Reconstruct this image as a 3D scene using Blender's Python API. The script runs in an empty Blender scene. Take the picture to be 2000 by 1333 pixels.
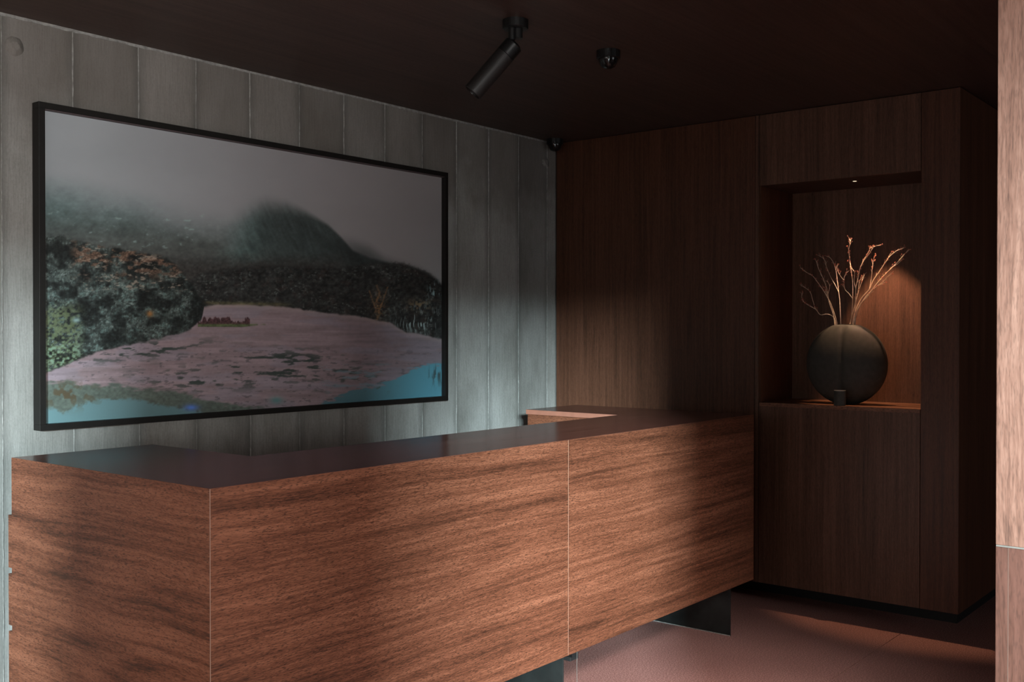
import bpy, bmesh, math, random
import numpy as np
from mathutils import Vector, Matrix

random.seed(7)
K = 0.89                       # survey unit -> metre
FL0 = -.095
ZF = 0.095                     # floor offset of the survey
DESK_K = 1.0                   # the desk is surveyed in its own unit; set while it is built
def U(x, y, z): return Vector((K*DESK_K*x, K*DESK_K*y, K*(1.5+DESK_K*(z-1.5)+ZF)))

sc = bpy.context.scene
COL = sc.collection

# ------------------------------------------------------------------ camera
YAW, PITCH, ROLL, FPX = 0.6786, -0.0089, 0.0003, 2042.68
fw = Vector((math.cos(YAW)*math.cos(PITCH), math.sin(YAW)*math.cos(PITCH), math.sin(PITCH)))
rt = Vector((math.sin(YAW), -math.cos(YAW), 0)); up = rt.cross(fw)
r2 = math.cos(ROLL)*rt + math.sin(ROLL)*up; u2 = -math.sin(ROLL)*rt + math.cos(ROLL)*up
cd = bpy.data.cameras.new('camera'); cam = bpy.data.objects.new('camera', cd); COL.objects.link(cam)
cd.sensor_width = 36; cd.lens = 36*FPX/2000; cd.clip_start = .02; cd.clip_end = 100
M = Matrix((r2, u2, -fw)).transposed().to_4x4(); M.translation = U(0, 0, 1.5)
cam.matrix_world = M
sc.camera = cam

# ------------------------------------------------------------------ view, world, lights
vs = sc.view_settings
vs.view_transform = 'Standard'; vs.look = 'None'; vs.gamma = 1; vs.use_curve_mapping = False
vs.exposure = 0.0
w = bpy.data.worlds.new('world'); sc.world = w; w.use_nodes = True
w.node_tree.nodes['Background'].inputs[0].default_value = (.55, .62, .7, 1)
w.node_tree.nodes['Background'].inputs[1].default_value = 0.12

def area(name, loc, target, sx, sy, power, color, spread=180):
    l = bpy.data.lights.new(name, 'AREA'); l.shape = 'RECTANGLE'; l.size = sx; l.size_y = sy
    l.energy = power; l.color = color; l.spread = math.radians(spread)
    o = bpy.data.objects.new(name, l); COL.objects.link(o); o.location = loc
    o.rotation_euler = (Vector(target)-Vector(loc)).to_track_quat('-Z', 'Y').to_euler()
    return o
# daylight outside the two street openings behind the photographer, then two added fills
area('daylight_wide', U(-1.4, -6.2, 1.4), U(.6, 1.5, .9), 5.0, 2.4, 530, (1, .98, .94))
area('daylight_sky', U(-9.8, -9.45, 3.38), U(4.8, 4.0, .9), 2.4, .40, 19500, (.76, .95, 1))
area('fill_left', U(-4.9, .6, 1.9), U(2.0, .6, 1.9), 3.6, 1.2, 36, (1, .97, .93))  # added fill before a solid wall, lifts cabinet wall and desk end
area('fill_corridor', U(4.4, -5.5, 1.7), U(4.4, 1.5, 1.7), 2.4, 1.8, 26, (.95, .97, 1))  # added fill before the closed facade, lifts the return and the concrete
# unseen fill added to brighten the floor before the desk, above the frame
area('floor_fill', U(2.95, -.4, 2.70), U(3.8, 2.6, FL0), 0.8, .8, 13, (1, .95, .92), 44)

# ------------------------------------------------------------------ materials
def new_mat(name):
    m = bpy.data.materials.new(name); m.use_nodes = True
    nt = m.node_tree; b = nt.nodes['Principled BSDF']
    return m, nt, b
def node(nt, t, **k):
    n = nt.nodes.new(t)
    for a, v in k.items():
        if a.startswith('i_'):
            n.inputs[a[2:].replace('_', ' ')].default_value = v
        else: setattr(n, a, v)
    return n
def ramp(nt, stops, fac, interp='LINEAR'):
    r = node(nt, 'ShaderNodeValToRGB'); r.color_ramp.interpolation = interp
    e = r.color_ramp.elements
    while len(e) < len(stops): e.new(.5)
    for i, (p, c) in enumerate(stops):
        e[i].position = p; e[i].color = (*c, 1) if len(c) == 3 else c
    nt.links.new(fac, r.inputs[0]); return r.outputs[0]
def mix(nt, fac, a, b, mode='MIX'):
    m = node(nt, 'ShaderNodeMix', data_type='RGBA', blend_type=mode)
    if isinstance(fac, float): m.inputs[0].default_value = fac
    else: nt.links.new(fac, m.inputs[0])
    for s, v in ((6, a), (7, b)):
        if isinstance(v, tuple): m.inputs[s].default_value = (*v, 1)
        else: nt.links.new(v, m.inputs[s])
    return m.outputs[2]
def math_(nt, op, a, b=None, clamp=False):
    m = node(nt, 'ShaderNodeMath', operation=op, use_clamp=clamp)
    for s, v in ((0, a), (1, b)):
        if v is None: continue
        if isinstance(v, (int, float)): m.inputs[s].default_value = v
        else: nt.links.new(v, m.inputs[s])
    return m.outputs[0]

def wood(name, grain, dark, mid, light, offset=(0, 0, 0), rough=.5, spec=.4, fleck=1.1, figure=1.0, bump=.12, coat=0.0):
    """veneer; grain = axis letter of the fibre direction"""
    m, nt, b = new_mat(name)
    tc = node(nt, 'ShaderNodeTexCoord')
    off = node(nt, 'ShaderNodeVectorMath', operation='ADD'); off.inputs[1].default_value = offset
    nt.links.new(tc.outputs['Object'], off.inputs[0])
    def scaled(al, ac, src=off.outputs[0]):
        s = node(nt, 'ShaderNodeVectorMath', operation='MULTIPLY')
        s.inputs[1].default_value = tuple(al if ax == grain else ac for ax in 'xyz')
        nt.links.new(src, s.inputs[0]); return s.outputs[0]
    def noise(vec, sc_, det=3, rgh=.55, dist=0):
        n = node(nt, 'ShaderNodeTexNoise'); n.inputs['Scale'].default_value = sc_
        n.inputs['Detail'].default_value = det; n.inputs['Roughness'].default_value = rgh
        n.inputs['Distortion'].default_value = dist
        nt.links.new(vec, n.inputs['Vector']); return n.outputs['Fac']
    # warp so the fibres wander
    wn = node(nt, 'ShaderNodeTexNoise'); wn.inputs['Scale'].default_value = 1.0; wn.inputs['Detail'].default_value = 2
    nt.links.new(scaled(1.6, 6), wn.inputs['Vector'])
    wsub = node(nt, 'ShaderNodeVectorMath', operation='SUBTRACT'); nt.links.new(wn.outputs['Color'], wsub.inputs[0]); wsub.inputs[1].default_value = (.5, .5, .5)
    wsc = node(nt, 'ShaderNodeVectorMath', operation='SCALE'); nt.links.new(wsub.outputs[0], wsc.inputs[0]); wsc.inputs['Scale'].default_value = .035*figure
    wadd = node(nt, 'ShaderNodeVectorMath', operation='ADD'); nt.links.new(off.outputs[0], wadd.inputs[0]); nt.links.new(wsc.outputs[0], wadd.inputs[1])
    wv = wadd.outputs[0]
    broad = noise(scaled(.38, 11.0, wv), 1.0, 2, .5)
    rings = node(nt, 'ShaderNodeTexNoise'); rings.inputs['Scale'].default_value = 1; rings.inputs['Detail'].default_value = 0.3
    nt.links.new(scaled(.55, 4.6, wv), rings.inputs['Vector'])
    rg = math_(nt, 'MULTIPLY', rings.outputs['Fac'], 13.0)
    rg = math_(nt, 'FRACT', rg)
    rg = math_(nt, 'PINGPONG', math_(nt, 'MULTIPLY', rings.outputs['Fac'], 14.0), 1.0)
    streak = noise(scaled(1.6, 62.0, wv), 1.0, 3, .65)
    fine = noise(scaled(30.0, 330.0, wv), 1.0, 2, .6)
    fl = noise(scaled(72.0, 430.0, wv), 1.0, 1.5, .6)
    s = math_(nt, 'ADD', math_(nt, 'MULTIPLY', broad, .32), math_(nt, 'MULTIPLY', streak, .68))
    s = math_(nt, 'ADD', s, math_(nt, 'MULTIPLY', math_(nt, 'SUBTRACT', rg, .5), (.075*figure)))
    s = math_(nt, 'ADD', s, math_(nt, 'MULTIPLY', math_(nt, 'SUBTRACT', fine, .5), .46))
    col = ramp(nt, [(.28, dark), (.47, mid), (.68, light)], s)
    flm = ramp(nt, [(.53, (0, 0, 0)), (.64, (1, 1, 1))], fl)
    flf = math_(nt, 'MULTIPLY', flm, .56*fleck)
    # flecks sit mostly in the darker figure
    col = mix(nt, flf, col, tuple(c*.45 for c in dark))
    nt.links.new(col, b.inputs['Base Color'])
    b.inputs['Roughness'].default_value = rough
    b.inputs['Specular IOR Level'].default_value = spec
    if coat: b.inputs['Coat Weight'].default_value = coat; b.inputs['Coat Roughness'].default_value = .12
    bp = node(nt, 'ShaderNodeBump'); bp.inputs['Strength'].default_value = bump; bp.inputs['Distance'].default_value = .0008
    nt.links.new(math_(nt, 'SUBTRACT', fine, flf), bp.inputs['Height']); nt.links.new(bp.outputs[0], b.inputs['Normal'])
    return m

def plain(name, color, rough=.5, metal=0.0, spec=.5, var=.12, vscale=30, bump=0.0, stretch=(1, 1, 1)):
    m, nt, b = new_mat(name)
    tc = node(nt, 'ShaderNodeTexCoord')
    s = node(nt, 'ShaderNodeVectorMath', operation='MULTIPLY'); s.inputs[1].default_value = stretch
    nt.links.new(tc.outputs['Object'], s.inputs[0])
    n = node(nt, 'ShaderNodeTexNoise'); n.inputs['Scale'].default_value = vscale; n.inputs['Detail'].default_value = 4
    nt.links.new(s.outputs[0], n.inputs['Vector'])
    c = ramp(nt, [(.3, tuple(v*(1-var) for v in color)), (.7, tuple(v*(1+var) for v in color))], n.outputs['Fac'])
    nt.links.new(c, b.inputs['Base Color'])
    b.inputs['Roughness'].default_value = rough; b.inputs['Metallic'].default_value = metal
    b.inputs['Specular IOR Level'].default_value = spec
    if bump:
        bp = node(nt, 'ShaderNodeBump'); bp.inputs['Strength'].default_value = bump; bp.inputs['Distance'].default_value = .002
        nt.links.new(n.outputs['Fac'], bp.inputs['Height']); nt.links.new(bp.outputs[0], b.inputs['Normal'])
    return m

D, MI, L = (.046, .015, .007), (.146, .050, .025), (.252, .097, .053)
M_front = wood('veneer_front', 'x', D, MI, L, (3.1, .2, 1.7))
M_front2 = wood('veneer_front_far', 'x', D, MI, L, (8.4, .5, 2.9))
M_end_lit = wood('veneer_end_lit', 'y', tuple(1.5*c for c in D), tuple(1.55*c for c in MI), tuple(1.5*c for c in L), (.3, 5.2, 4.4), figure=1.8)  # front veneer, lightened in colour to stand in for light on the end
M_top = wood('veneer_top', 'x', (.110, .042, .032), (.185, .074, .057), (.26, .106, .082), (1.1, 2.2, .6), rough=.19, spec=.09, fleck=.3, figure=.5, bump=.02)
M_inner = wood('veneer_inner', 'y', D, MI, L, (.9, 1.2, 2.4))
M_edge = plain('veneer_edge', (.36, .15, .10), .5, var=.08)
M_wall = wood('veneer_wall', 'z', (.050, .022, .012), (.098, .039, .021), (.150, .062, .036), (.2, .9, 3.3), rough=.42, spec=.35, fleck=.5, figure=.35)
M_wall_lit = wood('veneer_wall_lit', 'z', (.060, .030, .018), (.122, .060, .037), (.185, .094, .060), (1.2, 4.9, 7.3), rough=.42, spec=.35, fleck=.5, figure=.5)  # same wall veneer, painted lighter where more light falls round the niche
M_ceil = wood('veneer_ceiling', 'x', (.055, .034, .026), (.080, .050, .040), (.11, .068, .055), (5, 1, 0), rough=.45, spec=.3, fleck=.3, figure=.5)
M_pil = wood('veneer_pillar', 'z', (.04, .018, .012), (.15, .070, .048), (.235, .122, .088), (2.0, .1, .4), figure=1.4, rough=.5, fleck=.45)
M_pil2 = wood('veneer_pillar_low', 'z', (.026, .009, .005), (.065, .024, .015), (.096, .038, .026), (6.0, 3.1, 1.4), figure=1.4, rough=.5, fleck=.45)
M_shelf = wood('veneer_shelf', 'y', (.06, .025, .013), (.20, .085, .045), (.30, .14, .08), (2, 7, 3), rough=.4, figure=.4)
M_black = plain('black_metal', (.012, .012, .012), .38, .3, vscale=60)
M_gloss = plain('gloss_black', (.010, .010, .010), .16, .0)
M_blackm = plain('matt_black', (.008, .008, .008), .7)
M_steel = plain('blackened_steel', (.030, .036, .035), .42, .6, var=.35, vscale=9, bump=.1)
M_frame = plain('frame_black', (.011, .010, .009), .45, spec=.3)
M_seam = plain('pale_edge_band', (.33, .20, .145), .5)
M_light = plain('pale_seam', (.13, .115, .10), .6)  # pale grey of the cladding joint and the cable
M_band = plain('edge_line', (.12, .07, .052), .6)

def terrazzo():
    m, nt, b = new_mat('pink_terrazzo')
    tc = node(nt, 'ShaderNodeTexCoord')
    n1 = node(nt, 'ShaderNodeTexNoise'); n1.inputs['Scale'].default_value = 170; n1.inputs['Detail'].default_value = 3; n1.inputs['Roughness'].default_value = .7
    n2 = node(nt, 'ShaderNodeTexNoise'); n2.inputs['Scale'].default_value = 2.2; n2.inputs['Detail'].default_value = 3
    v = node(nt, 'ShaderNodeTexVoronoi'); v.inputs['Scale'].default_value = 120
    for n in (n1, n2, v): nt.links.new(tc.outputs['Object'], n.inputs['Vector'])
    base = ramp(nt, [(.32, (.17, .065, .052)), (.5, (.42, .205, .178)), (.67, (.74, .44, .39))], n1.outputs['Fac'])
    tone = ramp(nt, [(.3, (.82, .80, .80)), (.7, (1, 1, 1))], n2.outputs['Fac'])
    c = mix(nt, 1.0, base, tone, 'MULTIPLY')
    chips = ramp(nt, [(.0, (1, 1, 1)), (.16, (0, 0, 0))], v.outputs['Distance'])
    c = mix(nt, math_(nt, 'MULTIPLY', chips, .35), c, (.10, .04, .035))
    nt.links.new(c, b.inputs['Base Color']); b.inputs['Roughness'].default_value = .38
    b.inputs['Specular IOR Level'].default_value = .35
    return m
M_floor = terrazzo()
M_floord = plain('dark_threshold', (.050, .024, .020), .5, vscale=120)

def concrete(name='board_marked_concrete'):
    m, nt, b = new_mat(name)
    tc = node(nt, 'ShaderNodeTexCoord'); oi = node(nt, 'ShaderNodeObjectInfo')
    off = node(nt, 'ShaderNodeVectorMath', operation='SCALE'); off.inputs['Scale'].default_value = 31
    cmb = node(nt, 'ShaderNodeCombineXYZ'); nt.links.new(oi.outputs['Random'], cmb.inputs[0]); nt.links.new(oi.outputs['Random'], cmb.inputs[2])
    nt.links.new(cmb.outputs[0], off.inputs[0])
    ad = node(nt, 'ShaderNodeVectorMath', operation='ADD'); nt.links.new(tc.outputs['Object'], ad.inputs[0]); nt.links.new(off.outputs[0], ad.inputs[1])
    def nz(scale, vec, det=4, r=.6):
        s = node(nt, 'ShaderNodeVectorMath', operation='MULTIPLY'); s.inputs[1].default_value = scale; nt.links.new(vec, s.inputs[0])
        n = node(nt, 'ShaderNodeTexNoise'); n.inputs['Scale'].default_value = 1; n.inputs['Detail'].default_value = det; n.inputs['Roughness'].default_value = r
        nt.links.new(s.outputs[0], n.inputs['Vector']); return n.outputs['Fac']
    grain = nz((190, 60, 11), ad.outputs[0], 4, .65)
    grit = nz((160, 160, 90), ad.outputs[0], 3, .7)
    cloud = nz((3.0, 1, 1.6), ad.outputs[0], 4, .55)
    c = ramp(nt, [(.30, (.190, .184, .168)), (.50, (.290, .287, .270)), (.72, (.375, .372, .355))], cloud)
    g = ramp(nt, [(.3, (.80, .80, .80)), (.5, (1, 1, 1)), (.7, (1.12, 1.12, 1.12))], grain)
    c = mix(nt, .8, c, g, 'MULTIPLY')
    g2 = ramp(nt, [(.3, (.82, .82, .82)), (.5, (1, 1, 1)), (.7, (1.12, 1.12, 1.12))], grit)
    c = mix(nt, .7, c, g2, 'MULTIPLY')
    # darker, browner stain band at the top of the pour
    sx = node(nt, 'ShaderNodeSeparateXYZ'); nt.links.new(tc.outputs['Object'], sx.inputs[0])
    zt = math_(nt, 'ADD', sx.outputs[2], math_(nt, 'MULTIPLY', math_(nt, 'SUBTRACT', nz((2.2, 1, 2.5), ad.outputs[0], 3, .6), .5), 1.1))
    st = node(nt, 'ShaderNodeMapRange'); st.inputs[1].default_value = K*(2.15+ZF); st.inputs[2].default_value = K*(2.45+ZF); nt.links.new(zt, st.inputs[0])
    c = mix(nt, math_(nt, 'MULTIPLY', st.outputs[0], .55), c, (.125, .105, .088))
    tone = math_(nt, 'ADD', math_(nt, 'MULTIPLY', oi.outputs['Random'], .16), .90)
    tv = node(nt, 'ShaderNodeVectorMath', operation='SCALE'); nt.links.new(c, tv.inputs[0]); nt.links.new(tone, tv.inputs['Scale']); c = tv.outputs[0]
    # dark rims along each board edge (generated x runs 0..1 over the board)
    gx = node(nt, 'ShaderNodeSeparateXYZ'); nt.links.new(tc.outputs['Generated'], gx.inputs[0])
    e1 = math_(nt, 'ABSOLUTE', math_(nt, 'SUBTRACT', gx.outputs[0], .5))
    e2 = math_(nt, 'ADD', e1, math_(nt, 'MULTIPLY', math_(nt, 'SUBTRACT', nz((25, 1, 5), ad.outputs[0], 3, .6), .5), .16))
    em = node(nt, 'ShaderNodeMapRange'); em.inputs[1].default_value = .37; em.inputs[2].default_value = .53; nt.links.new(e2, em.inputs[0])
    c = mix(nt, math_(nt, 'MULTIPLY', em.outputs[0], .58), c, (.085, .085, .078))
    nt.links.new(c, b.inputs['Base Color']); b.inputs['Roughness'].default_value = .85; b.inputs['Specular IOR Level'].default_value = .2
    bp = node(nt, 'ShaderNodeBump'); bp.inputs['Strength'].default_value = .55; bp.inputs['Distance'].default_value = .0025
    nt.links.new(math_(nt, 'ADD', grain, math_(nt, 'MULTIPLY', grit, .5)), bp.inputs['Height']); nt.links.new(bp.outputs[0], b.inputs['Normal'])
    return m
M_conc = concrete()
M_ridge = plain('concrete_ridge', (.29, .29, .275), .85, vscale=60, var=.3)

# ------------------------------------------------------------------ mesh helpers (survey units in, metres out)
def link(name, bm, mat, parent=None, bevel=0, smooth=False, origin=None):
    me = bpy.data.meshes.new(name)
    if origin is not None: bmesh.ops.translate(bm, verts=bm.verts, vec=-Vector(origin))
    bmesh.ops.recalc_face_normals(bm, faces=bm.faces)
    if smooth:
        for f in bm.faces: f.smooth = True
    bm.to_mesh(me); bm.free(); me.materials.append(mat)
    o = bpy.data.objects.new(name, me); COL.objects.link(o)
    if parent is not None:
        o.parent = parent
        if origin is None: o.matrix_parent_inverse = Matrix.Translation(-abs_loc(parent))
        else: o.location = Vector(origin)-abs_loc(parent)
    elif origin is not None: o.location = origin
    if bevel:
        md = o.modifiers.new('bevel', 'BEVEL'); md.width = bevel; md.segments = 2; md.limit_method = 'ANGLE'
    return o
def abs_loc(o):
    v = o.location.copy(); p = o.parent
    if p is not None:
        v = o.matrix_parent_inverse.to_translation() + v + abs_loc(p)
    return v
def addbox(bm, a, b_):
    a, b_ = U(*a), U(*b_)
    lo = [min(a[i], b_[i]) for i in range(3)]; hi = [max(a[i], b_[i]) for i in range(3)]
    v = [bm.verts.new((x, y, z)) for x in (lo[0], hi[0]) for y in (lo[1], hi[1]) for z in (lo[2], hi[2])]
    for f in ((0, 1, 3, 2), (4, 6, 7, 5), (0, 4, 5, 1), (2, 3, 7, 6), (0, 2, 6, 4), (1, 5, 7, 3)):
        bm.faces.new([v[i] for i in f])
def box(name, a, b_, mat, parent=None, bevel=0.0):
    bm = bmesh.new(); addbox(bm, a, b_)
    # origin stays at the world origin so veneer runs on from panel to panel
    return link(name, bm, mat, parent, bevel)
def boxes(name, lst, mat, parent=None, bevel=0.0):
    bm = bmesh.new()
    for a, b_ in lst: addbox(bm, a, b_)
    return link(name, bm, mat, parent, bevel)
def empty(name, loc, label, cat, group=None):
    o = bpy.data.objects.new(name, None); COL.objects.link(o); o.location = loc; o.empty_display_size = .1
    o['label'] = label; o['category'] = cat
    if group: o['group'] = group
    return o
def tag(o, label, cat, group=None):
    o['label'] = label; o['category'] = cat
    if group: o['group'] = group
    return o
def struct(o, label=None):
    o['kind'] = 'structure'
    if label: o['label'] = label
    return o
def lathe(bm, prof, center, axis=Vector((0, 0, 1)), n=40):
    """prof: list of (radius, height along axis) in metres"""
    q = Vector((0, 0, 1)).rotation_difference(axis.normalized()); rings = []
    for r, h in prof:
        if r < 1e-6: rings.append([bm.verts.new(center + q @ Vector((0, 0, h)))])
        else: rings.append([bm.verts.new(center + q @ Vector((r*math.cos(2*math.pi*i/n), r*math.sin(2*math.pi*i/n), h))) for i in range(n)])
    for a, b_ in zip(rings, rings[1:]):
        for i in range(n):
            j = (i+1) % n
            if len(a) == 1 and len(b_) == 1: continue
            if len(a) == 1: bm.faces.new((a[0], b_[i], b_[j]))
            elif len(b_) == 1: bm.faces.new((a[i], b_[0], a[j]))
            else: bm.faces.new((a[i], b_[i], b_[j], a[j]))
def tube(bm, pts, radii, n=6):
    rings = []
    for i, p in enumerate(pts):
        t = (pts[min(i+1, len(pts)-1)] - pts[max(i-1, 0)]).normalized()
        a = t.orthogonal().normalized(); b_ = t.cross(a)
        rings.append([bm.verts.new(p + radii[i]*(a*math.cos(2*math.pi*k/n) + b_*math.sin(2*math.pi*k/n))) for k in range(n)])
    for a, b_ in zip(rings, rings[1:]):
        # match nearest start vertex to avoid twisting
        s = min(range(n), key=lambda k: (a[0].co-b_[k].co).length)
        for k in range(n):
            bm.faces.new((a[k], a[(k+1) % n], b_[(k+1+s) % n], b_[(k+s) % n]))
        b_[:] = b_[s:]+b_[:s]
    bm.faces.new(rings[0]); bm.faces.new(rings[-1][::-1])

YC, XW, ZC, FL = 4.228, 5.719, 2.78, FL0
YE, ZB = 1.610, .018
NYL, NYR, NZT, NZB, NXB = 2.737, 1.808, 2.3603, 1.0841, 6.183

# ------------------------------------------------------------------ room shell
floor = struct(box('floor', (-5.1, -5.8, FL-.12), (9.5, 4.5, FL-.02), M_floord), 'pink terrazzo floor laid in large slabs')
box('floor_slab', (-5, 1.862, FL-.02), (9.4, 4.5, FL), M_floor, floor)
box('floor_slab', (-5, -5.7, FL-.02), (9.4, 1.859, FL), M_floor, floor)
ceiling = struct(box('ceiling', (-5.1, -5.8, ZC), (9.5, 4.5, ZC+.15), M_ceil), 'dark veneered wooden ceiling')
wb = struct(box('wall_back', (-5, YC+.01, FL), (XW+.2, YC+.3, ZC), M_conc), 'board-marked grey concrete wall behind the reception desk')
joints = [1.983-.303*k for k in range(4, 0, -1)] + [1.983, 2.284, 2.59, 2.886, 3.194, 3.501, 3.805, 4.108, 4.409, 4.707, 5.008, 5.307, 5.615, XW-.001]
for a, b_ in zip(joints, joints[1:]):
    pr = random.uniform(-.003, .003)
    bm = bmesh.new(); addbox(bm, (a+.002, YC+pr, FL), (b_-.002, YC+.01, ZC-.012))
    link('concrete_board', bm, M_conc, wb)
for x in joints[:-1]:
    bm = bmesh.new(); n = 70; vs_ = []
    for i in range(n+1):
        z = FL+(ZC-.012-FL)*i/n
        d = .004+.003*random.random(); wd = .0016+.0022*random.random()
        if random.random() < .12: d = .001
        jx = x+random.uniform(-.0012, .0012)
        vs_.append([bm.verts.new(U(jx-wd, YC-.0005, z)), bm.verts.new(U(jx, YC-d, z)), bm.verts.new(U(jx+wd, YC-.0005, z)), bm.verts.new(U(jx, YC+.008, z))])
    for p, q in zip(vs_, vs_[1:]):
        for k in range(4): bm.faces.new((p[k], p[(k+1) % 4], q[(k+1) % 4], q[k]))
    bm.faces.new(vs_[0]); bm.faces.new(vs_[-1])
    link('concrete_ridge', bm, M_ridge, wb)
# ragged pale lip of the concrete under the ceiling
bm = bmesh.new(); n = 260; row = []
for i in range(n+1):
    x = .8+(XW-.8)*i/n; d = .001+.005*random.random()**2; h = .011+.004*random.random()
    row.append([bm.verts.new(U(x, YC-.0-d, ZC-h)), bm.verts.new(U(x, YC-d*.4, ZC-.001)), bm.verts.new(U(x, YC+.009, ZC-.001)), bm.verts.new(U(x, YC+.009, ZC-h-.004))])
for p, q in zip(row, row[1:]):
    for k in range(4): bm.faces.new((p[k], p[(k+1) % 4], q[(k+1) % 4], q[k]))
link('top_lip', bm, M_ridge, wb)
# formwork tie plugs
for (x, z, nm) in ((2.037, 2.655, 'tie_plug'), (5.598, 2.633, 'tie_plug')):
    bm = bmesh.new(); lathe(bm, [(.0, .004), (.012, .010), (.017, .009), (.021, .003), (.034, .0015), (.036, -.006)], U(x, YC, z), Vector((0, -1, 0)), 20)
    for v in bm.verts: v.co += Vector((random.uniform(-.002, .002), random.uniform(-.002, .002), random.uniform(-.002, .002)))
    link(nm, bm, M_conc, wb, smooth=True)

# cabinet wall with the niche: carcass and veneer panels
X1 = XW+.024
wr = struct(boxes('wall_right', [
    ((X1, YE+.024, ZB), (9.4, NYR-.03, ZC)), ((X1, NYL+.03, ZB), (9.4, YC+.01, ZC)),
    ((X1, NYR-.03, ZB), (9.4, NYL+.03, NZB-.03)), ((X1, NYR-.03, NZT+.03), (9.4, NYL+.03, ZC)),
    ((NXB+.03, NYR-.03, NZB-.03), (9.4, NYL+.03, NZT+.03))], M_wall), 'dark walnut veneered cabinet wall with a recessed niche')
box('wall_panel', (XW, 2.768, ZB), (X1, YC-.004, ZC-.004), M_wall, wr, .0008)
box('filler_strip', (XW-.0008, 2.7435, ZB), (X1, 2.7645, ZC-.004), M_wall_lit, wr, .0008)
g = .0
box('wall_panel', (XW, 1.8095, NZT), (X1, 2.740, ZC-.004), M_wall_lit, wr, .0008)
box('wall_panel', (XW, 1.8095, ZB), (X1, 2.740, NZB), M_wall_lit, wr, .0008)
box('wall_panel', (XW, YE, ZB), (X1, 1.8065, ZC-.004), M_wall, wr, .0008)
box('return_panel', (X1, YE, ZB), (9.3, YE+.024, ZC-.004), M_wall, wr, .0008)
nb = box('niche_back', (NXB, NYR, NZB), (NXB+.03, NYL, NZT), M_wall_lit, wr)
box('niche_side', (X1, NYL, NZB), (NXB+.03, NYL+.03, NZT), M_wall, wr)
box('niche_side', (X1, NYR-.03, NZB), (NXB+.03, NYR, NZT), M_wall, wr)
box('niche_ceiling', (X1, NYR, NZT), (NXB+.03, NYL, NZT+.03), M_ceil, wr)
o = box('niche_shelf', (XW-.0008, NYR+.002, NZB-.022), (NXB, NYL-.002, NZB), M_shelf, wr, .0008)
bb = struct(box('baseboard_right', (5.965, 1.685, FL), (9.4, YC+.01, ZB), M_blackm), 'black recessed plinth under the floating cabinet wall')

# wall end close to the camera on the right
PX, PY = 1.70, .4247
wf = struct(box('wall_front', (PX+.022, -5.7, FL), (PX+.30, PY-.022, ZC), M_wall), 'pale wood clad wall end in the right foreground')
PZ = 1.1745
def pil(name, z0, z1, m):
    o = boxes(name, [((PX, -5.7, z0), (PX+.022, PY, z1)), ((PX+.022, PY-.022, z0), (PX+.30, PY, z1))], m, wf, .001); return o
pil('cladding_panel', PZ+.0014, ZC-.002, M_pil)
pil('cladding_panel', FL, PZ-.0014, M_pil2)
o = box('joint_strip', (PX+.0006, -5.7, PZ-.0013), (PX+.1, PY-.0006, PZ+.0013), M_light, wf); o['label'] = 'pale line in the joint of the cladding'
box('edge_band', (PX-.0004, PY-.0185, FL), (PX+.002, PY-.0178, PZ-.0016), M_band, wf)

# enclosure behind the camera with two street openings
YR = -5.7
struct(boxes('wall_left', [((-5.15, -4.4, FL), (-5, YC+.3, ZC)), ((-5.15, YR, 2.71), (-5, -4.4, ZC)), ((-5.15, YR, FL), (-5, -5.5, 2.71))], M_wall), 'dark wall at the far left with a doorway, outside the picture')
struct(box('wall_far', (9.4, YR-.2, FL), (9.55, 4.5, ZC), M_wall), 'dark end wall of the corridor')
struct(boxes('wall_street', [((-5.15, YR-.2, FL), (-4.2, YR, ZC)), ((-4.2, YR-.2, 2.5), (PX, YR, ZC)), ((PX, YR-.2, FL), (9.5, YR, ZC))], M_wall), 'street facade wall with a wide glazed opening')
struct(box('shade_column', (-1.05, -.80, FL), (-.75, .06, ZC), M_conc), 'unseen concrete column added behind the camera to shade the wall')  # added blocker, sized to keep part of the beam off the concrete

# ------------------------------------------------------------------ reception desk
X0, Y0, YB, XC, YD, XF, YF, ZT, ZD, XS = 1.938, 2.769, 4.060, 2.548, 3.371, 5.172, 4.056, 1.0107, .0312, 3.8416
DESK_K = (1.5-FL0)/1.75; FLR = FL; FL = -.25
desk = empty('reception_desk', U((X0+XW)/2, (Y0+YB)/2, FL), 'long U-shaped walnut veneer reception desk raised on black steel plates', 'desk')
TT = .0285            # thickness of the worktop
T = .024
def prism(bm, outline, z0, z1):
    lo = [bm.verts.new(U(x, y, z0)) for x, y in outline]; hi = [bm.verts.new(U(x, y, z1)) for x, y in outline]
    bm.faces.new(lo[::-1]); bm.faces.new(hi); n = len(lo)
    for i in range(n): bm.faces.new((lo[i], lo[(i+1) % n], hi[(i+1) % n], hi[i]))
XR = XW-.003
bm = bmesh.new(); ins = .0015
prism(bm, [(X0+ins, Y0+ins), (XR, Y0+ins), (XR, YF), (XF, YF), (XF, YD), (XC, YD), (XC, YB-ins), (X0+ins, YB-ins)], ZT-TT, ZT)
link('worktop', bm, M_top, desk)
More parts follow.
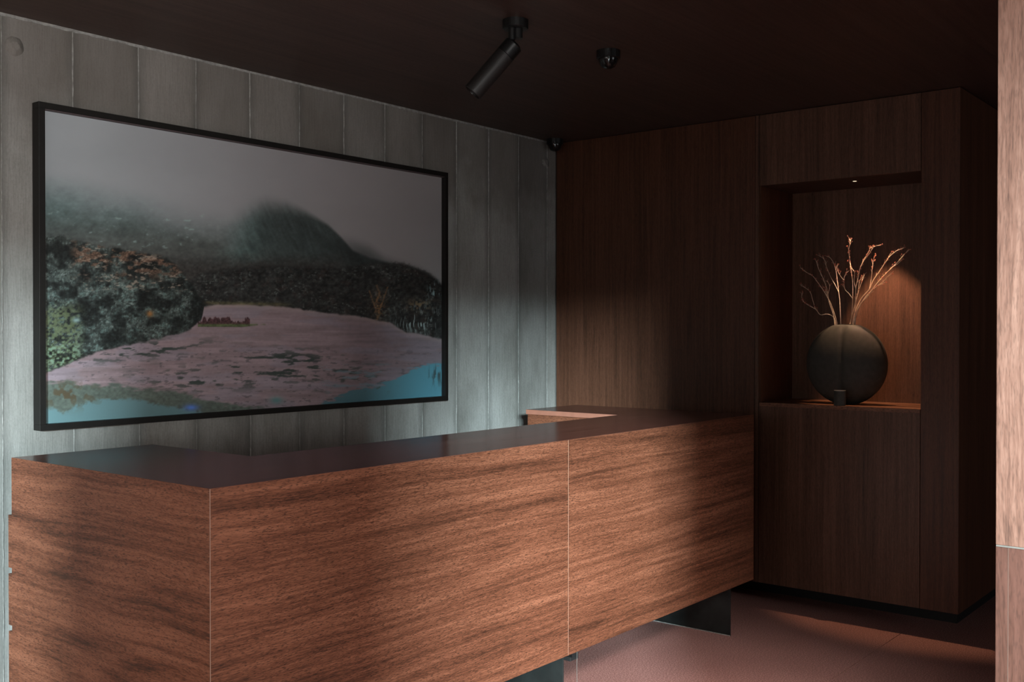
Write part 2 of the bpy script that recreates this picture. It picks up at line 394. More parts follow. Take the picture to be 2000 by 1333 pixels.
# front panels reach up to the top edge, mitred at the corner
def miter_front():
    bm = bmesh.new(); prism(bm, [(X0, Y0), (XS-.0012, Y0), (XS-.0012, Y0+T), (X0+T, Y0+T)], ZD, ZT-.0006)
    return link('front_panel', bm, M_front, desk, .0006)
miter_front()
bm = bmesh.new(); prism(bm, [(X0, Y0+.0012), (X0+T, Y0+T), (X0+T, YB), (X0, YB)], ZD, ZT-.0006); link('end_panel', bm, M_end_lit, desk, .0006)
box('front_panel', (XS+.0012, Y0, ZD), (XR, Y0+T, ZT-.0006), M_front2, desk, .0006)
o = box('corner_edge', (X0-.0006, Y0-.0006, ZD), (X0+.0016, Y0+.0016, ZT-.001), M_seam, desk); o['label'] = 'pale mitred corner edge'
o = box('joint_strip', (XS-.0008, Y0-.0004, ZD), (XS+.0008, Y0+.003, ZT-.001), M_seam, desk); o['label'] = 'pale vertical joint between the front panels'
box('bottom_panel', (X0+T, Y0+T, ZD+.004), (XR-.025, YD, ZD+.024), M_inner, desk)
boxes('wing_carcass', [((X0+T, YD, ZD+.004), (XC-.004, YB-.002, ZT-TT-.001))], M_inner, desk)
boxes('inner_panel', [((XC, YD-.04, ZD+.02), (XF+.02, YD-.018, ZT-.10))], M_inner, desk)
boxes('end_panel', [((XR-.024, Y0+T, ZD), (XR, YF-.01, ZT-TT-.001))], M_end_lit, desk)
# right wing, panel set back under the worktop edge, pale edge band on the top
box('wing_panel', (XF+.010, YD, ZD), (XF+.034, YF-.005, ZT-TT-.0012), M_inner, desk)
boxes('wing_carcass', [((XF+.034, YD, ZD+.02), (XR-.025, YF-.006, ZT-TT-.002))], M_inner, desk)
o = box('edge_band', (XF-.002, YD, ZT-TT), (XF, YF, ZT-.0008), M_edge, desk); o['label'] = 'orange-brown edge of the wing top'
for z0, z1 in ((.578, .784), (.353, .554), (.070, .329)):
    o = box('drawer_front', (X0+.003, YB, z0), (XC-.01, YB+.034, z1), M_end_lit, desk, .001)
# blackened steel plates that carry the desk
for x in (3.822, 5.453):
    o = box('support_plate', (x, Y0+.018, FL), (x+.010, YD-.05, ZD+.003), M_steel, desk, .0006)
for x in (3.822, 5.453):
    o = box('foot_edge', (x-.003, Y0+.018, FL), (x, YD-.05, FL+.004), M_ridge, desk); o['label'] = 'thin pale line where the plate meets the floor'
box('support_plate', (2.2, Y0+.018, FL), (2.21, YD-.05, ZD+.003), M_steel, desk, .0006)
o = box('support_plate', (2.3, 3.7, FL), (2.31, 4.0, ZD+.003), M_steel, desk, .0006)
o = box('support_plate', (5.6, 3.5, FL), (5.61, 3.95, ZD+.003), M_steel, desk, .0006)

# socket box with a cable under the middle joint
pb = empty('power_box', U(4.01, 2.90, ZD-.10), 'small black power socket box hung under the middle of the desk', 'socket')
box('housing', (3.985, 2.86, ZD-.082), (4.05, 2.98, ZD+.002), M_blackm, pb, .002)
box('bracket', (3.981, 2.85, ZD-.06), (3.985, 2.97, ZD+.002), M_black, pb)
bm = bmesh.new(); lathe(bm, [(0, 0), (.008, 0), (.008, .004), (0, .004)], U(3.980, 2.90, ZD-.045), Vector((-1, 0, 0)), 12); link('socket_outlet', bm, M_steel, pb)
bm = bmesh.new(); pts = [U(4.026+.001*math.sin(i), 2.852, ZD-.002-.279*i/12) for i in range(13)]
tube(bm, pts, [.0011]*13, 8); cb = link('power_cable', bm, M_light, None); tag(cb, 'thin pale cable hanging from the desk joint down to the floor', 'cable')

DESK_K = 1.0; FL = FLR

# ------------------------------------------------------------------ framed landscape picture
pic = empty('framed_picture', U(3.34, YC, 1.09), 'large black-framed photograph of a misty mountain above a pink lake', 'picture')
PXL, PXR, PZT, PZB, PYF = 2.1067, 4.5703, 2.4371, 1.0942, 4.168
FWD = .026
for nm, (x0, x1, z0, z1) in (('frame_rail', (PXL, PXR, PZT-FWD, PZT)), ('frame_rail', (PXL, PXR, PZB, PZB+FWD)), ('frame_stile', (PXL, PXL+FWD, PZB+FWD, PZT-FWD)), ('frame_stile', (PXR-FWD, PXR, PZB+FWD, PZT-FWD))):
    box(nm, (x0, PYF, z0), (x1, YC-.006, z1), M_frame, pic, .0008)
box('backing_board', (PXL+.01, YC-.016, PZB+.01), (PXR-.01, YC-.0065, PZT-.01), M_blackm, pic)
M_spacer = plain('picture_spacer', (.09, .065, .068), .6)
iw = FWD
boxes('spacer', [((PXL+iw, PYF+.006, PZB+iw), (PXL+iw+.003, PYF+.030, PZT-iw)), ((PXL+iw, PYF+.006, PZT-iw-.003), (PXR-iw, PYF+.030, PZT-iw))], M_spacer, pic)

def vnoise(x, y, seed):
    """smooth value noise on arrays"""
    xi = np.floor(x).astype(np.int64); yi = np.floor(y).astype(np.int64); fx = x-xi; fy = y-yi
    def h(a, b_):
        n = (a*374761393 + b_*668265263 + seed*1442695041) & 0x7fffffff
        n = ((n ^ (n >> 13))*1274126177) & 0x7fffffff
        n = n ^ (n >> 16)
        return (n & 0xffff)/65535.0
    fx = fx*fx*(3-2*fx); fy = fy*fy*(3-2*fy)
    return (h(xi, yi)*(1-fx)+h(xi+1, yi)*fx)*(1-fy)+(h(xi, yi+1)*(1-fx)+h(xi+1, yi+1)*fx)*fy
def fbm(x, y, seed, o=4, g=.5):
    s = 0; a = 1; t = 0
    for k in range(o): s = s+a*vnoise(x*2**k, y*2**k, seed+k*17); t += a; a *= g
    return s/t
def sstep(a, b_, v):
    t = np.clip((v-a)/(b_-a), 0, 1); return t*t*(3-2*t)
def homography(src, dst):
    A = []
    for (x, y), (a, b_) in zip(src, dst):
        A.append([x, y, 1, 0, 0, 0, -a*x, -a*y, -a]); A.append([0, 0, 0, x, y, 1, -b_*x, -b_*y, -b_])
    return np.linalg.svd(np.array(A, float))[2][-1].reshape(3, 3)
def paint(u, v):
    """colours of the print; u, v in 0..1 from its lower left corner. Layout drawn in design units."""
    H = homography([(0, 1), (1, 1), (1, 0), (0, 0)], [(92, 214), (867, 347), (867, 776), (95, 833)])
    w_ = H[2, 0]*u+H[2, 1]*v+H[2, 2]
    x = (H[0, 0]*u+H[0, 1]*v+H[0, 2])/w_; y = (H[1, 0]*u+H[1, 1]*v+H[1, 2])/w_
    col = np.zeros(u.shape+(3,))
    C = lambda r, g, b_: np.array([r, g, b_], float)
    def put(mask, c):
        nonlocal col
        m = np.clip(mask, 0, 1)[..., None]; col = col*(1-m)+c*m
    I = lambda pts: np.interp(x, [p[0] for p in pts], [p[1] for p in pts])
    n1 = fbm(x/90, y/60, 3); n2 = fbm(x/14, y/10, 5); n3 = fbm(x/5, y/4, 9, 3); n4 = fbm(x/2.2, y/2.2, 21, 2)
    # fog sky
    t = sstep(90, 800, x)[..., None]
    sky = C(113, 119, 123)*(1-t)+C(104, 100, 101)*t
    lb = (sstep(420, 560, y)*sstep(780, 866, x))[..., None]
    sky = sky*(1-.4*lb)+C(112, 118, 118)*.4*lb
    col = sky*(0.97+.06*n1[..., None])
    # second ridge, far right
    r2_ = I([(640, 470), (680, 460), (728, 477), (759, 500), (791, 511), (823, 522), (844, 532), (867, 552)])
    put(sstep(-8, 26, y-r2_)*sstep(640, 720, x)*.9, C(60, 62, 62))
    # left slope rising into fog
    fogline = I([(95, 340), (200, 372), (300, 392), (400, 415), (470, 430)])
    lf = sstep(-18, 75, y-fogline+30*(n1-.5))
    slope = C(66, 86, 86)*(1-sstep(380, 500, y))[..., None]+C(60, 64, 62)*sstep(380, 500, y)[..., None]
    slope = slope*(.78+.44*n2[..., None])*(.9+.2*n3[..., None])
    put(lf*(1-sstep(600, 680, x)), slope)
    # pale rock scratches
    rk = sstep(.70, .80, fbm(x/11+3, y/6, 31, 3))*sstep(400, 430, y)*(1-sstep(480, 505, y))*(1-sstep(380, 430, x))
    put(rk*.5*sstep(.4, .6, n2), C(112, 138, 134))
    # main mountain
    ridge = I([(400, 480), (440, 430), (470, 402), (500, 386), (527, 381), (569, 391), (606, 412), (628, 428), (649, 443), (674, 468), (696, 493), (730, 508), (770, 518), (867, 562)])
    wid = 9+60*(1-sstep(470, 670, x))
    mm = sstep(0, 1, (y-ridge+6)/wid)*sstep(428, 520, x+50*(n1-.5)+.3*(y-430))*.94
    vert = .55*fbm(x/6-y/14, y/34, 41, 4)+.45*fbm(x/16-y/30, y/22, 43, 4)
    mc = (C(66, 88, 86)*(1-sstep(430, 560, x))[..., None]+C(42, 50, 49)*sstep(430, 560, x)[..., None])
    mc = mc*(.55+.85*vert[..., None])*(.88+.24*n3[..., None])
    mc = mc*(1-.25*sstep(600, 700, x)[..., None])
    put(mm, mc)
    # ground rise behind the lake, middle
    put(sstep(488, 530, y+16*(n2-.5))*(1-sstep(-6, 6, y-600))*(1-sstep(640, 720, x)), C(42, 41, 39)*(.65+.7*n3[..., None]))
    # middle bushes
    mb = I([(370, 560), (400, 535), (450, 528), (520, 520), (600, 522), (680, 524), (720, 516), (790, 515), (823, 526), (844, 536), (867, 556)])
    bush = C(30, 31, 30)*(.35+1.3*n3[..., None])*(.7+.6*n2[..., None])
    put(sstep(-4, 5, y-mb+8*(n3-.5)), bush)
    put(sstep(.58, .8, fbm(x/4, y/3, 77, 3))*sstep(.4, .62, fbm(x/30, y/16, 79, 3))*sstep(-2, 8, y-mb)*.6, C(86, 94, 90))
    put(sstep(.6, .75, fbm(x/9, y/7, 57, 3))*sstep(-2, 8, y-mb)*.3, C(50, 36, 32))
    # lake
    lt = I([(95, 735), (150, 712), (200, 690), (260, 676), (330, 662), (380, 646), (402, 628), (408, 602), (450, 596), (560, 601), (640, 612), (720, 621), (765, 632), (800, 650), (867, 664)])
    lake = sstep(-2, 3, y-lt+6*(n2-.5))
    st = fbm(x/60, y/5, 91, 4)
    lc = C(104, 88, 92)*(.80+.30*st[..., None]+.10*n3[..., None])
    lc = lc*(1-.22*sstep(560, 800, x))[..., None]
    lc = lc*(1-sstep(.45, .65, fbm(x/70, y/14, 99, 3))[..., None]*.25)+C(92, 94, 110)*sstep(.45, .65, fbm(x/70, y/14, 99, 3))[..., None]*.25
    put(lake, lc)
    put(lake*(1-sstep(0, 14, y-lt))*.35*(x > 405), C(118, 108, 100))
    # far bank line of yellow grass
    put(np.exp(-((y-(594+.02*(x-400)))/3.5)**2)*sstep(398, 420, x)*(1-sstep(545, 590, x))*(.3+.6*n3), C(82, 76, 48))
    # weeds floating
    wd = sstep(.56, .66, fbm(x/26, y/6, 111, 4))
    zone = np.exp(-((x-560)/110)**2-((y-715)/26)**2)+.9*np.exp(-((x-270)/130)**2-((y-690-.1*(270-x))/16)**2)+.7*np.exp(-((x-400)/120)**2-((y-745)/22)**2)+.5*np.exp(-((x-700)/90)**2-((y-745)/28)**2)
    put(wd*np.clip(zone*1.5, 0, 1)*lake, C(40, 47, 44))
    wd2 = sstep(.66, .74, fbm(x/12, y/4, 131, 4)); put(wd2*lake*.55*sstep(665, 700, y), C(58, 54, 58))
    put(sstep(.62, .7, fbm(x/34, y/7, 151, 4))*lake*sstep(600, 680, x)*sstep(700, 730, y)*.6, C(72, 92, 100))
    # dark reflections and open water, lower left
    ll = I([(95, 752), (130, 748), (180, 757), (240, 756), (300, 765), (370, 772), (430, 790), (520, 800), (600, 815), (640, 840)])
    put(sstep(-3, 4, y-ll+18*(fbm(x/18, y/6, 403, 4)-.5)), C(62, 70, 64)*(.8+.4*n3[..., None]))
    lw = I([(95, 800), (115, 800), (135, 812), (160, 796), (200, 785), (280, 783), (310, 792), (360, 800), (430, 815), (470, 830), (867, 860)])
    put(sstep(-3, 4, y-lw+8*(n3-.5)), C(66, 92, 96))
    put(sstep(.5, .62, fbm(x/12, y/10, 171, 4))*np.exp(-((x-140)/60)**2-((y-775)/22)**2), C(58, 50, 36))
    # small blue patch, lower left
    put(np.exp(-((x-383)/13)**2-((y-800)/6)**2)*.95, C(58, 92, 168))
    put(np.exp(-((x-548)/12)**2-((y-785)/7)**2)*.7, C(52, 104, 104))
    # bright water at lower right
    rw = I([(600, 820), (630, 795), (660, 782), (690, 768), (720, 762), (755, 752), (785, 738), (812, 722), (840, 717), (867, 714)])
    bw = sstep(-2, 3, y-rw+22*(fbm(x/20, y/6, 401, 4)-.5))*sstep(600, 640, x)
    bt = sstep(700, 850, x)[..., None]
    put(bw, C(52, 82, 90)*(1-bt)+C(50, 96, 110)*bt)
    put(bw*sstep(.62, .7, fbm(x/9, y/8, 181, 4))*np.exp(-((x-745)/22)**2-((y-755)/14)**2), C(52, 64, 64))
    put(bw*sstep(.55, .7, fbm(x/3, y/16, 187, 3))*np.exp(-((x-858)/16)**2-((y-735)/18)**2)*.9, C(34, 46, 48))
    # island
    it = 633-9*sstep(.35, .75, fbm(x/12, y*0, 405, 2))-6*(vnoise(x/1.6, y/9, 407)-.3); isl = ((x > 396) & (x < 528))*sstep(-2, 1, y-(it+np.clip((x-490)*.25, 0, 9)))*(1-sstep(-1, 2, y-(641-np.clip((x-480)*.1, 0, 4)+2*(n2-.5))))
    put(isl*(x < 497), C(54, 34, 36)*(.5+n4[..., None]))
    put(isl*sstep(634, 638, y), C(62, 74, 44)*(.6+.8*n3[..., None]))
    # left bushes
    bt_ = I([(95, 462), (130, 462), (160, 470), (190, 482), (240, 488), (300, 498), (340, 508), (370, 540), (395, 575), (410, 600), (416, 612)])
    lbm = sstep(-5, 5, y-bt_+12*(n2-.5))*(1-sstep(-4, 4, y-lt+10*(n2-.5)))*(1-sstep(400, 416, x))
    clump = fbm(x/22, y/18, 303, 3)
    bc = C(36, 42, 40)*(.3+1.2*n3[..., None])*(.55+.9*sstep(.3, .7, clump)[..., None])*(.7+.6*fbm(x/2, y/9, 305, 3)[..., None])
    put(lbm, bc)
    sp = sstep(.52, .72, fbm(x/5, y/4.5, 201, 4, .65))*sstep(520, 570, y)
    put(lbm*sp*(.3+.7*sstep(.4, .6, clump))*.5, C(84, 112, 108))
    put(lbm*sstep(.60, .76, fbm(x/3, y/3, 211, 3, .7))*sstep(.4, .65, clump)*.55, C(108, 122, 118))
    put(lbm*sstep(.45, .62, fbm(x/14, y/7, 221, 4))*(1-sstep(525, 560, y))*sstep(140, 170, x)*.9, C(78, 58, 46)*(.5+n4[..., None]))
    put(lbm*sstep(.60, .72, fbm(x/12, y/4, 225, 4, .6))*(1-sstep(560, 580, y))*.7*sstep(150, 180, x), C(126, 112, 98))
    put(lbm*(1-sstep(150, 185, x))*sstep(585, 620, y)*.65*sstep(.3, .6, n3), C(74, 84, 52))
    put(lbm*(1-sstep(140, 200, x))*sstep(.5, .7, n3)*sstep(650, 690, y)*.7, C(92, 122, 106))
    put(np.exp(-((x-303)/6)**2-((y-616)/6)**2)*.9, C(128, 82, 38))
    put(np.exp(-((x-160)/8)**2-((y-629)/5)**2)*.8, C(110, 138, 138))
    # golden tree, pale grasses right
    tr = np.exp(-((x-744-3*np.sin(y/6.))/2.1)**2)*(y > 558)*(y < 628)
    tr2 = np.exp(-((x-750+.35*(y-600))/1.6)**2)*(y > 562)*(y < 615)+np.exp(-((x-742-.35*(y-612))/1.5)**2)*(y > 570)*(y < 612)
    put(np.clip(tr+tr2, 0, 1)*.6*(.4+.9*n4), C(122, 86, 52))
    put(np.exp(-((x-746)/16)**2-((y-600)/26)**2)*sstep(.45, .7, n4)*.6, C(104, 72, 42))
    gr = sstep(.55, .7, fbm(x/2.2+.4*np.sin(y/5.), y/13, 241, 3))*np.exp(-((x-822)/40)**2-((y-628)/26)**2)
    put(gr*1.1*(1-lake*.9), C(108, 124, 124))
    put(np.exp(-((x-822)/22)**2-((y-598)/10)**2)*sstep(.45, .65, n3)*.8*(1-lake), C(96, 78, 52))
    put(sstep(.6, .72, fbm(x/2.5, y/12, 251, 3))*np.exp(-((x-853)/12)**2-((y-575)/24)**2), C(92, 118, 122))
    g_ = col.mean(-1, keepdims=True); col = g_+(col-g_)*.85
    return np.clip(col, 0, 255)
NU, NV = 720, 400
ax0, ax1 = K*(PXL+iw), K*(PXR-iw); az0, az1 = K*(PZB+iw+ZF), K*(PZT-iw+ZF); ay = K*(PYF+.030)
uu, vv = np.meshgrid(np.linspace(0, 1, NU+1), np.linspace(0, 1, NV+1))
co = np.stack([ax0+(ax1-ax0)*uu, np.full_like(uu, ay), az0+(az1-az0)*vv], -1).reshape(-1, 3)
me = bpy.data.meshes.new('photo_print')
me.vertices.add(len(co)); me.vertices.foreach_set('co', (co-np.array(U(3.34, YC, 1.09))).astype(np.float32).ravel())
ii, jj = np.meshgrid(np.arange(NV), np.arange(NU), indexing='ij'); a0 = (ii*(NU+1)+jj)
quads = np.stack([a0, a0+1, a0+NU+2, a0+NU+1], -1).reshape(-1, 4)
me.loops.add(quads.size); me.polygons.add(len(quads))
me.loops.foreach_set('vertex_index', quads.ravel().astype(np.int32))
me.polygons.foreach_set('loop_start', np.arange(0, quads.size, 4, dtype=np.int32))
me.update(calc_edges=True)
rgb = paint(uu, vv)/255.0
lin = np.where(rgb <= .04045, rgb/12.92, ((rgb+.055)/1.055)**2.4)
PRINT_GAIN = 1.0
at = me.color_attributes.new('print', 'FLOAT_COLOR', 'POINT')
at.data.foreach_set('color', np.concatenate([lin*PRINT_GAIN, np.ones(lin.shape[:2]+(1,))], -1).astype(np.float32).ravel())
m, nt, b = new_mat('photographic_print')
an = node(nt, 'ShaderNodeAttribute'); an.attribute_name = 'print'; nt.links.new(an.outputs['Color'], b.inputs['Base Color'])
hs = node(nt, 'ShaderNodeVectorMath', operation='SCALE'); hs.inputs['Scale'].default_value = 2.25
nt.links.new(an.outputs['Color'], hs.inputs[0]); nt.links.new(hs.outputs[0], b.inputs['Base Color'])
b.inputs['Roughness'].default_value = .55; b.inputs['Specular IOR Level'].default_value = .3
me.materials.append(m)
pr = bpy.data.objects.new('photo_print', me); COL.objects.link(pr); pr.parent = pic

# ------------------------------------------------------------------ ceiling fittings
def canopy(t, c, r=.050, h=.036):
    bm = bmesh.new(); lathe(bm, [(0, 0), (r, 0), (r, -h), (r-.003, -h-.002), (0, -h-.002)], c, n=40)
    return link('canopy', bm, M_black, t, .0, origin=c)
pc = U(3.363, 2.694, ZC)
sp = empty('ceiling_spotlight', pc, 'black cylindrical spotlight aimed at the picture, hung from the ceiling', 'spotlight')
canopy(sp, pc, .0475, .030)
bm = bmesh.new(); c2 = pc+Vector((-.010, .0, -.032))
lathe(bm, [(0, 0), (.013, 0), (.013, -.042), (.009, -.046), (.006, -.060), (0, -.060)], c2+Vector((-.006, .004, 0)), n=20)
lathe(bm, [(0, 0), (.018, 0), (.018, -.034), (0, -.034)], c2+Vector((.016, -.006, 0)), n=24)
link('stem', bm, M_black, sp, origin=c2)
ax = Vector((-.40, .52, -.76)).normalized()
hp = pc+Vector((-.006, .012, -.096)); bodyc = hp
bm = bmesh.new(); lathe(bm, [(0, -.012), (.007, -.012), (.010, -.004), (.010, .01), (0, .012)], bodyc, n=16); link('swivel', bm, M_black, sp, origin=bodyc)
M_can = plain('spot_can', (.018, .016, .015), .5, .1)
RC = .036
bs = bodyc-ax*.016
bm = bmesh.new(); lathe(bm, [(0, -.002), (RC*.7, -.002), (RC, .006), (RC, .052), (0, .052)], bs, ax, 48); link('rear_cap', bm, M_black, sp, origin=bs)
bm = bmesh.new(); lathe(bm, [(0, .054), (RC, .054), (RC, .235), (RC-.003, .237), (RC-.004, .215), (0, .215)], bs, ax, 48); link('lamp_housing', bm, M_can, sp, origin=bs)
bm = bmesh.new(); lathe(bm, [(0, .2155), (RC-.005, .2155), (RC-.005, .218), (0, .220)], bs, ax, 32); link('lens', bm, M_blackm, sp, origin=bs)
def sensor(c, label):
    t = empty('ceiling_sensor', c, label, 'sensor')
    canopy(t, c, .049, .030)
    bm = bmesh.new(); lathe(bm, [(.040, -.030), (.040, -.036), (.034, -.052), (.026, -.064), (.012, -.071), (0, -.072)], c, n=40); link('dome', bm, M_gloss, t, smooth=True, origin=c)
    bm = bmesh.new(); lathe(bm, [(0, 0), (.0035, 0), (.0035, .002), (.002, .004), (0, .0045)], c+Vector((-.0325, -.0215, -.040)), Vector((-.8, -.55, -.25)), 14)
    link('dome_glint', bm, plain('glint', (.5, .5, .48), .15, .9), t)  # bright bead added in place of the highlight on the dome
sensor(U(3.995, 2.658, ZC), 'round black ceiling fitting beside the spotlight, middle of the ceiling')
sensor(U(5.60, 4.15, ZC), 'round black ceiling fitting in the corner above the concrete wall')

# ------------------------------------------------------------------ niche: downlight, vase, stems, cup
dc = U(5.872, 2.226, NZT)
dl = empty('niche_downlight', dc, 'tiny round downlight in the top of the niche above the vase', 'downlight')
bm = bmesh.new(); lathe(bm, [(.010, 0), (.016, 0), (.016, -.0018), (.010, -.0018)], dc, n=28); link('trim_ring', bm, M_black, dl, origin=dc)
mg, nt, b = new_mat('downlight_glow'); b.inputs['Base Color'].default_value = (1, .8, .6, 1)
b.inputs['Emission Color'].default_value = (1, .72, .5, 1); b.inputs['Emission Strength'].default_value = 2.2
bm = bmesh.new(); lathe(bm, [(0, -.0008), (.0098, -.0008), (.0098, -.0016), (0, -.0018)], dc, n=24); link('lamp_disc', bm, mg, dl, origin=dc)
sl = bpy.data.lights.new('niche_spot', 'SPOT'); so = bpy.data.objects.new('niche_spot', sl); COL.objects.link(so)
so.location = dc+Vector((0, 0, -.006)); sl.spot_size = math.radians(50); sl.spot_blend = .45; sl.shadow_soft_size = .006
sl.energy = 52; sl.color = (1, .60, .36)
so.rotation_euler = (U(6.06, 2.07, 1.2)-so.location).to_track_quat('-Z', 'Y').to_euler()

# disc vase: flattened sphere-like disc with a soft upright fold in the middle
VX, VY, VZ0 = 5.905, 2.284, NZB
R_ = K*.2365; vc = Vector((K*VX, K*VY, K*(VZ0+ZF)+R_*.975))
M_vase = plain('dark_stoneware', (.062, .061, .053), .6, spec=.3, var=.15, vscale=40, bump=.15)
vase = empty('disc_vase', Vector((vc.x, vc.y, K*(VZ0+ZF))), 'flat round charcoal disc vase in the wall niche, holding dry stems', 'vase')
bm = bmesh.new(); NA, NR = 96, 26; half = K*.088
def side(sgn):
    rings = []
    for j in range(NR+1):
        t = j/NR; rr = R_*math.sin(t*math.pi/2); ring = []
        for i in range(NA if j else 1):
            a = 2*math.pi*i/NA; y = rr*math.cos(a); z = rr*math.sin(a)
            z = max(min(z, R_*.955), -R_*.975)
            edge = math.cos(t*math.pi/2)**.92
            d = half*edge
            d += sgn*0
            d -= .010*math.exp(-(y/.012)**2)*edge            # shallow upright crease
            if y < 0: d += .004*edge
            ring.append(bm.verts.new(vc+Vector((sgn*d, y, z))) if j < NR or sgn > 0 else None)
        rings.append(ring)
    return rings
f_, k_ = side(1), side(-1)
k_[-1] = f_[-1]
for rings, flip in ((f_, False), (k_, True)):
    for a, b_ in zip(rings, rings[1:]):
        for i in range(NA):
            j = (i+1) % NA
            vsq = (a[0], b_[i], b_[j]) if len(a) == 1 else (a[i], b_[i], b_[j], a[j])
            bm.faces.new(vsq if not flip else vsq[::-1])
link('body', bm, M_vase, vase, smooth=True, origin=vc)
topz = vc.z+R_*.955
bm = bmesh.new(); lathe(bm, [(.018, -.012), (.021, .0), (.021, .003), (.017, .003), (.016, -.010)], Vector((vc.x, vc.y, topz)), n=32)
for v in bm.verts: v.co.y = vc.y+(v.co.y-vc.y)*1.75
link('rim', bm, M_vase, vase, smooth=True, origin=Vector((vc.x, vc.y, topz)))
bm = bmesh.new(); lathe(bm, [(0, .0012), (.0165, .0012), (.0165, .002), (0, .002)], Vector((vc.x, vc.y, topz)), n=24)
for v in bm.verts: v.co.y = vc.y+(v.co.y-vc.y)*1.75
link('mouth', bm, M_blackm, vase, origin=Vector((vc.x, vc.y, topz)))

cc = U(5.752, 2.262, NZB)
cup = empty('tealight_cup', cc, 'small black cup standing in front of the disc vase', 'cup')
bm = bmesh.new(); lathe(bm, [(0, 0), (.0275, 0), (.029, .003), (.029, .073), (.0275, .075), (.026, .073), (.0255, .055), (0, .055)], cc, n=40)
link('cup_body', bm, M_vase, cup, smooth=False, origin=cc)
bm = bmesh.new(); lathe(bm, [(.0262, .0735), (.0288, .0735), (.0288, .0762), (.0262, .0762), (.0262, .0735)], cc, n=40)
o = link('cup_rim', bm, plain('pale_rim', (.40, .36, .30), .4, .3), cup, origin=cc); o['label'] = 'pale rim of the cup'

# dry stems: profiles drawn in the plane of the vase, each with its own depth
SX, SZ = K*.481/158, K*.465/156           # metres per design unit
def stem_pt(px, py, dx=0.0):
    return Vector((vc.x+dx, vc.y-(px-1654)*SX, topz-(py-640)*SZ))
M_stem = plain('dry_stem', (.80, .62, .46), .6, var=.2, vscale=80)
M_bud = plain('dry_bud', (.36, .10, .06), .6, var=.3, vscale=90)
stems = [
 # (main line, [branches], depth drift)
 ([(1641, 642), (1640, 618), (1636, 590), (1632, 560), (1626, 530), (1618, 512), (1610, 505)], [[(1634, 575), (1626, 560), (1616, 545), (1608, 525), (1602, 510), (1592, 503)]], .05),
 ([(1637, 642), (1632, 620), (1626, 600), (1618, 585), (1610, 570), (1600, 555), (1590, 543), (1578, 536), (1568, 528)], [[(1618, 585), (1616, 570), (1610, 566)]], -.04),
 ([(1635, 642), (1628, 625), (1616, 619), (1602, 620), (1594, 610), (1584, 604), (1574, 598), (1565, 590), (1563, 578)], [[(1592, 608), (1586, 590), (1580, 575), (1570, 566), (1562, 562)]], .03),
 ([(1633, 642), (1630, 620), (1624, 595), (1620, 570), (1614, 548), (1606, 530), (1602, 515)], [[(1622, 580), (1626, 565), (1622, 555)]], -.06),
 ([(1663, 642), (1665, 615), (1667, 590), (1666, 560), (1664, 535), (1660, 512), (1659, 495), (1662, 482), (1660, 475)], [[(1667, 590), (1660, 580), (1652, 572), (1649, 560), (1650, 548), (1657, 538)], [(1650, 555), (1643, 545), (1638, 535), (1636, 526)]], .00),
 ([(1667, 642), (1671, 615), (1673, 590), (1674, 570), (1678, 550), (1684, 530), (1692, 515), (1700, 505), (1706, 496)], [[(1674, 572), (1670, 555), (1672, 540), (1664, 528)], [(1690, 518), (1700, 500), (1704, 494), (1722, 490)]], -.03),
 ([(1665, 642), (1670, 618), (1676, 598), (1684, 585), (1696, 572), (1702, 555), (1712, 540), (1722, 525), (1732, 510), (1744, 500), (1756, 496)], [[(1696, 572), (1698, 550), (1700, 530), (1702, 512)]], .04),
 ([(1670, 642), (1674, 620), (1682, 602), (1694, 588), (1706, 575), (1716, 567), (1726, 560), (1738, 547)], [[(1706, 575), (1714, 568), (1728, 562)]], -.05),
 ([(1668, 642), (1676, 612), (1686, 590), (1698, 575), (1708, 562), (1720, 548), (1734, 532), (1746, 520), (1756, 508), (1764, 500)], [[(1736, 530), (1746, 524), (1752, 515)]], .06),
 ([(1660, 642), (1664, 620), (1670, 600), (1674, 580), (1680, 560), (1686, 545)], [[(1674, 580), (1676, 560), (1680, 550)]], .02),
]
def smooth_path(pts, sub=4):
    out = []
    for i in range(len(pts)-1):
        p0, p1, p2, p3 = pts[max(i-1, 0)], pts[i], pts[i+1], pts[min(i+2, len(pts)-1)]
        for s in range(sub):
            t = s/sub
            out.append(.5*((2*p1)+(p2-p0)*t+(2*p0-5*p1+4*p2-p3)*t*t+(3*p1-p0-3*p2+p3)*t**3))
    out.append(pts[-1]); return out
descr = ['leaning left of the middle with a forked tip', 'arching left with reddish buds', 'bending far out to the left', 'thin and short in the left bunch',
 'tallest, straight up in the middle', 'right of the middle, forked with red buds', 'leaning right with a long side twig', 'low, spreading to the right', 'longest on the far right', 'short, in the centre of the bunch']
root_x = {}
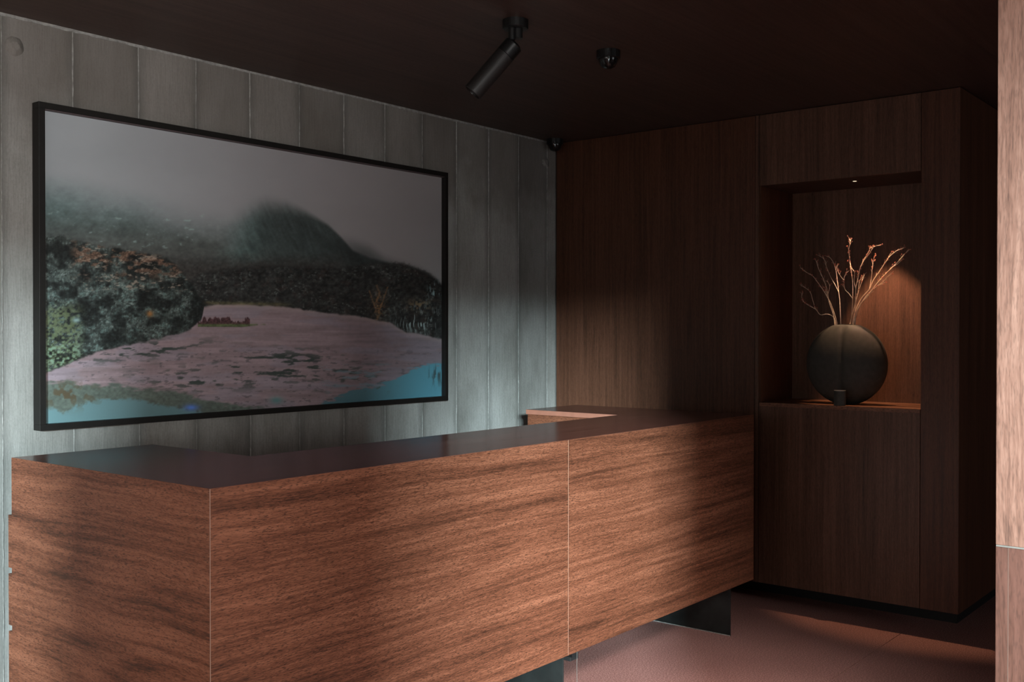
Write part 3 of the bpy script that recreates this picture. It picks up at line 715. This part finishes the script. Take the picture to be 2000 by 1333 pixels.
for si, (main, brs, drift) in enumerate(stems):
    base = stem_pt(*main[0])
    bx = random.uniform(-.010, .010)
    st = empty('dry_branch', Vector((vc.x+bx, base.y, topz-.0)), 'dry pale branch in the disc vase, '+descr[si], 'branch', 'dry branches in the disc vase')
    x0m = main[0][1]
    def lift(p):
        h = (642-p[1])/160
        w_ = max(0, h)
        return stem_pt(p[0], p[1], bx+drift*w_+.004*math.sin(p[1]*.13+si))
    bm = bmesh.new()
    mp = smooth_path([lift((main[0][0], main[0][1]-1))]+[lift(p) for p in main[1:]])
    n = len(mp); tube(bm, mp, [.0022*(1-.72*i/(n-1))+.00035 for i in range(n)])
    link('stalk', bm, M_stem, st)
    tips = [mp]
    for br in brs:
        bm = bmesh.new(); bp_ = smooth_path([lift(p) for p in br]); nb_ = len(bp_)
        tube(bm, bp_, [.0014*(1-.7*i/(nb_-1))+.0003 for i in range(nb_)]); link('twig', bm, M_stem, st); tips.append(bp_)
    # side twiglets and dried buds (too many and small to pick apart: joined)
    bt = bmesh.new(); bb_ = bmesh.new()
    for path in tips:
        n = len(path)
        for i in range(int(n*.45), n):
            for _ in range(2):
                if random.random() > .62: continue
                p = path[i]; d = (path[min(i+1, n-1)]-path[max(i-1, 0)]).normalized()
                sd = Vector((random.uniform(-1, 1), random.uniform(-1, 1), random.uniform(-.2, .9))).normalized()
                ln = random.uniform(.006, .022); q = p+(d*.7+sd*.7)*ln
                if abs(q.x-vc.x) > .10: continue
                tube(bt, [p, (p+q)/2+Vector((0, 0, .001)), q], [.0006, .0005, .0003], 4)
                if random.random() < .8:
                    mtx = Matrix.Translation(q) @ Matrix.Rotation(random.uniform(0, 6), 4, 'X') @ Matrix.Diagonal((.6, 1.0, 1.7, 1))
                    bmesh.ops.create_icosphere(bb_, subdivisions=1, radius=random.uniform(.0018, .0036), matrix=mtx)
    o = link('twiglets', bt, M_stem, st); o['kind'] = 'stuff'
    o = link('buds', bb_, M_bud, st); o['kind'] = 'stuff'; o['label'] = 'reddish dried buds'
